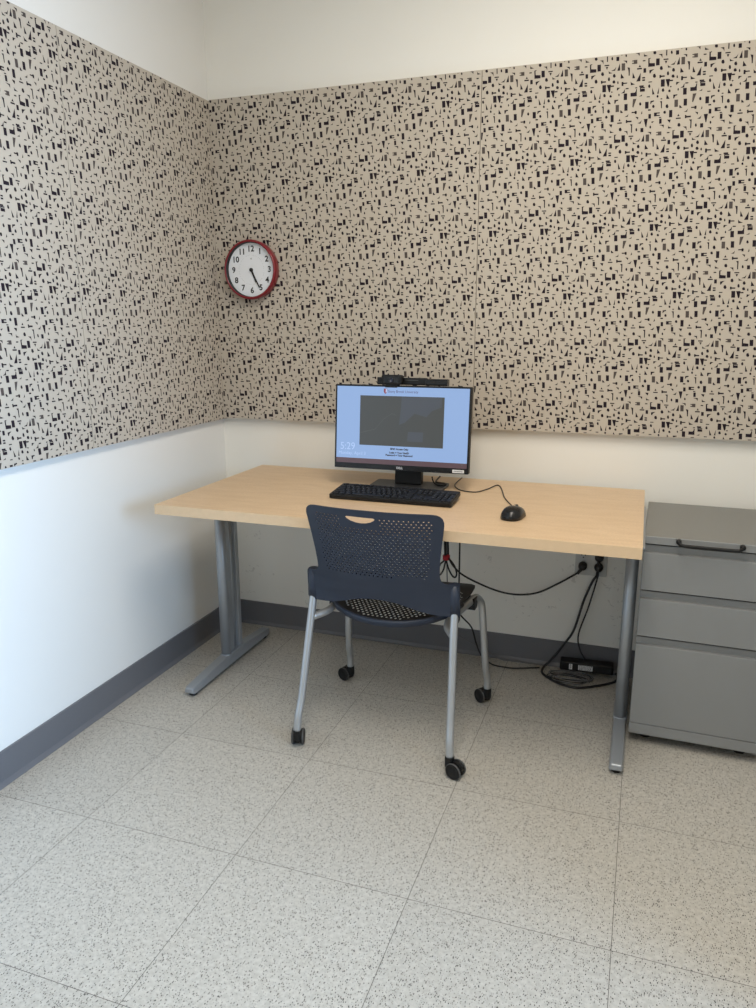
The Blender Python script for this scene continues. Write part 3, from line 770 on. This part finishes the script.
wire('cable', mon, [(.985, -.232, .772), (.990, -.235, .757), (1.005, -.25, .7485), (1.030, -.262, .7485), (1.034, -.225, .7485), (1.00, -.215, .7485), (.99, -.195, .7485), (.975, -.12, .7395), (.97, -.060, .7395)], .0025)
# ------------------------------------------------------------------ outlet, plugs, cords, power strip
ol = thing('wall_outlet', 'grey double outlet plate on the wall below the desk edge', 'outlet', (1.545, 0, .443))
pl = MB().prism(rrect(-.058, .058, -.058, .058, .004), 'y', -.0055, 0).build('faceplate', M['plate'], ol, bevel=.0015)
for sx in (-.029, .029):
    for szz in (-.0195, .0195):
        rc = MB().prism(rrect(sx-.0165, sx+.0165, szz-.0145, szz+.0145, .0135, 6), 'y', -.0075, -.005).build('receptacle', M['plate'], ol)
        sl = MB()
        for dx in (-.0065, .0065): sl.box(sx+dx-.0012, sx+dx+.0012, -.0079, -.0074, szz-.001, szz+.008)
        sl.lathe([(.0026, -.0079), (.0026, -.0074)], 'y', (sx, 0, szz-.0075), 10)
        sl.build('slot', M['black'], rc)
def plug(t, x, z, tilt=0):
    c = (x, -.0082, z)
    p = MB().lathe([(.0155, 0), (.0165, -.004), (.0150, -.020), (.0105, -.026), (.004, -.028)], 'y', c, n=22).build('plug', M['cord'], t)
    MB().tube([(x, c[1]-.016, z-.006), (x+tilt*.012, c[1]-.018, z-.022), (x+tilt*.016, c[1]-.017, z-.030)], [.0068, .0055, .0045], 12).build('strain_relief', M['cord'], p)
def cord(name, label, pts, r=.0036, m='cord', pl=None):
    if pl is None: return tag(MB().tube(pts, r, 10, seg=8).build(name, M[m]), label, 'cord', 'cords under the desk')
    t = thing(name, label, 'cord', (0, 0, 0), 0, 'cords under the desk')
    MB().tube(pts, r, 10, seg=8).build('cable', M[m], t); plug(t, *pl)
cord('power_wire', 'black cord swooping from the left outlet plug to the bundle under the desk', [(1.499, -.0255, .3965), (1.438, -.032, .354), (1.361, -.042, .309), (1.294, -.06, .298), (1.228, -.09, .311), (1.156, -.13, .347), (1.085, -.17, .396), (1.047, -.192, .452), (1.041, -.196, .50), (1.041, -.202, .60), (1.041, -.207, .702)], pl=(1.516, .4235, -1))
cord('looped_wire', 'hanging loops of black cord tied by a red strap under the desk', [(1.032, -.209, .702), (1.033, -.206, .56), (1.036, -.206, .47), (1.046, -.207, .425), (1.062, -.207, .396), (1.074, -.207, .392), (1.078, -.207, .410), (1.066, -.207, .440), (1.042, -.213, .468), (1.036, -.213, .45), (1.030, -.213, .420), (1.018, -.213, .398), (1.008, -.213, .396), (1.006, -.213, .412), (1.018, -.213, .440), (1.033, -.213, .465), (1.031, -.215, .56), (1.030, -.217, .702)], .0032)
tie = MB().lathe([(.0125, .456), (.0135, .458), (.0135, .472), (.0125, .474)], 'z', (1.0375, -.2055, 0), 20)
tag(tie.build('strap', M['red_tie']), 'small red strap tied around the hanging black cords', 'strap')
cord('power_wire', 'thick black cord from the lower right outlet plug, sweeping around the floor coil', [(1.569, -.0250, .3935), (1.553, -.030, .365), (1.529, -.030, .293), (1.501, -.035, .176), (1.470, -.040, .115), (1.425, -.045, .045), (1.394, -.060, .0075), (1.402, -.104, .005), (1.462, -.160, .005), (1.531, -.176, .005), (1.604, -.136, .005), (1.662, -.080, .005), (1.670, -.045, .012), (1.660, -.040, .020)], .0045, pl=(1.574, .4235, -.3))
cord('power_wire', 'thin black cord dropping from the upper right plug to the power strip', [(1.572, -.0250, .4325), (1.575, -.041, .41), (1.569, -.041, .37), (1.545, -.040, .262), (1.521, -.038, .175), (1.518, -.038, .13), (1.530, -.042, .090), (1.546, -.050, .068), (1.549, -.052, .0615)], .003, pl=(1.574, .4625, -.1))
cord('floor_wire', 'black cord running from under the chair along the floor to the coil', [(1.088, -.215, .703), (1.089, -.213, .50), (1.090, -.21, .30), (1.094, -.20, .245), (1.128, -.155, .18), (1.142, -.12, .10), (1.160, -.095, .04), (1.199, -.085, .006), (1.250, -.090, .0035), (1.291, -.087, .0035), (1.345, -.065, .0035), (1.380, -.050, .0035)], .0031)
cord('floor_wire', 'thin grey cord along the foot of the back wall', [(1.02, -.15, .70), (1.03, -.14, .30), (1.055, -.09, .13), (1.10, -.055, .075), (1.167, -.034, .035), (1.225, -.026, .004), (1.266, -.024, .0025), (1.36, -.022, .0025), (1.40, -.022, .0025)], .0022, 'cord_grey')
rng = random.Random(3)
coil = MB()
for k in range(6):
    pts = []
    cx, cy, rx, ry = 1.50+rng.uniform(-.015, .015), -.105+rng.uniform(-.004, .004), .066+.003*k+rng.uniform(-.01, .004), .033+rng.uniform(-.008, .006)
    for i in range(15):
        a = 2*PI*i/14
        pts.append((cx+rx*math.cos(a), cy-.01+ry*math.sin(a), .0025+.0042*k+.0012*math.sin(3*a+k)))
    coil.tube(pts, .0019, 8, seg=4, mi=k % 2)
tag(coil.build('wire_coil', [M['cord'], M['cord_grey']]), 'thin black and grey cord coiled on the floor by the power strip', 'cord', 'cords under the desk')
ps = thing('power_strip', 'black power strip with white stickers on the floor among coiled cords', 'power strip', (1.556, -.056, .024), .06)
MB().prism(rrect(-.098, .098, -.024, .024, .008), 'z', 0, .036).build('body', M['black'], ps, bevel=.004)
def lab(x0, x1, z0, z1, n):
    m = MB(); m.box(x0, x1, -.0246, -.0239, z0, z1); o = m.build('sticker', M['sticker'], ps)
    p = MB(); r = random.Random(n)
    for j in range(4):
        x = x0+.003
        while x < x1-.006:
            wd = r.uniform(.002, .006); zz = z0+(z1-z0)*(j+.35)/4
            p.add([(x, -.0248, zz), (x+wd, -.0248, zz), (x+wd, -.0248, zz+.0028), (x, -.0248, zz+.0028)], [(0, 1, 2, 3)]); x += wd+.0016
    p.build('sticker_print', M['print'], o, fix=False)
lab(-.064, -.052, .007, .029, 1); lab(-.030, .022, .008, .028, 2)
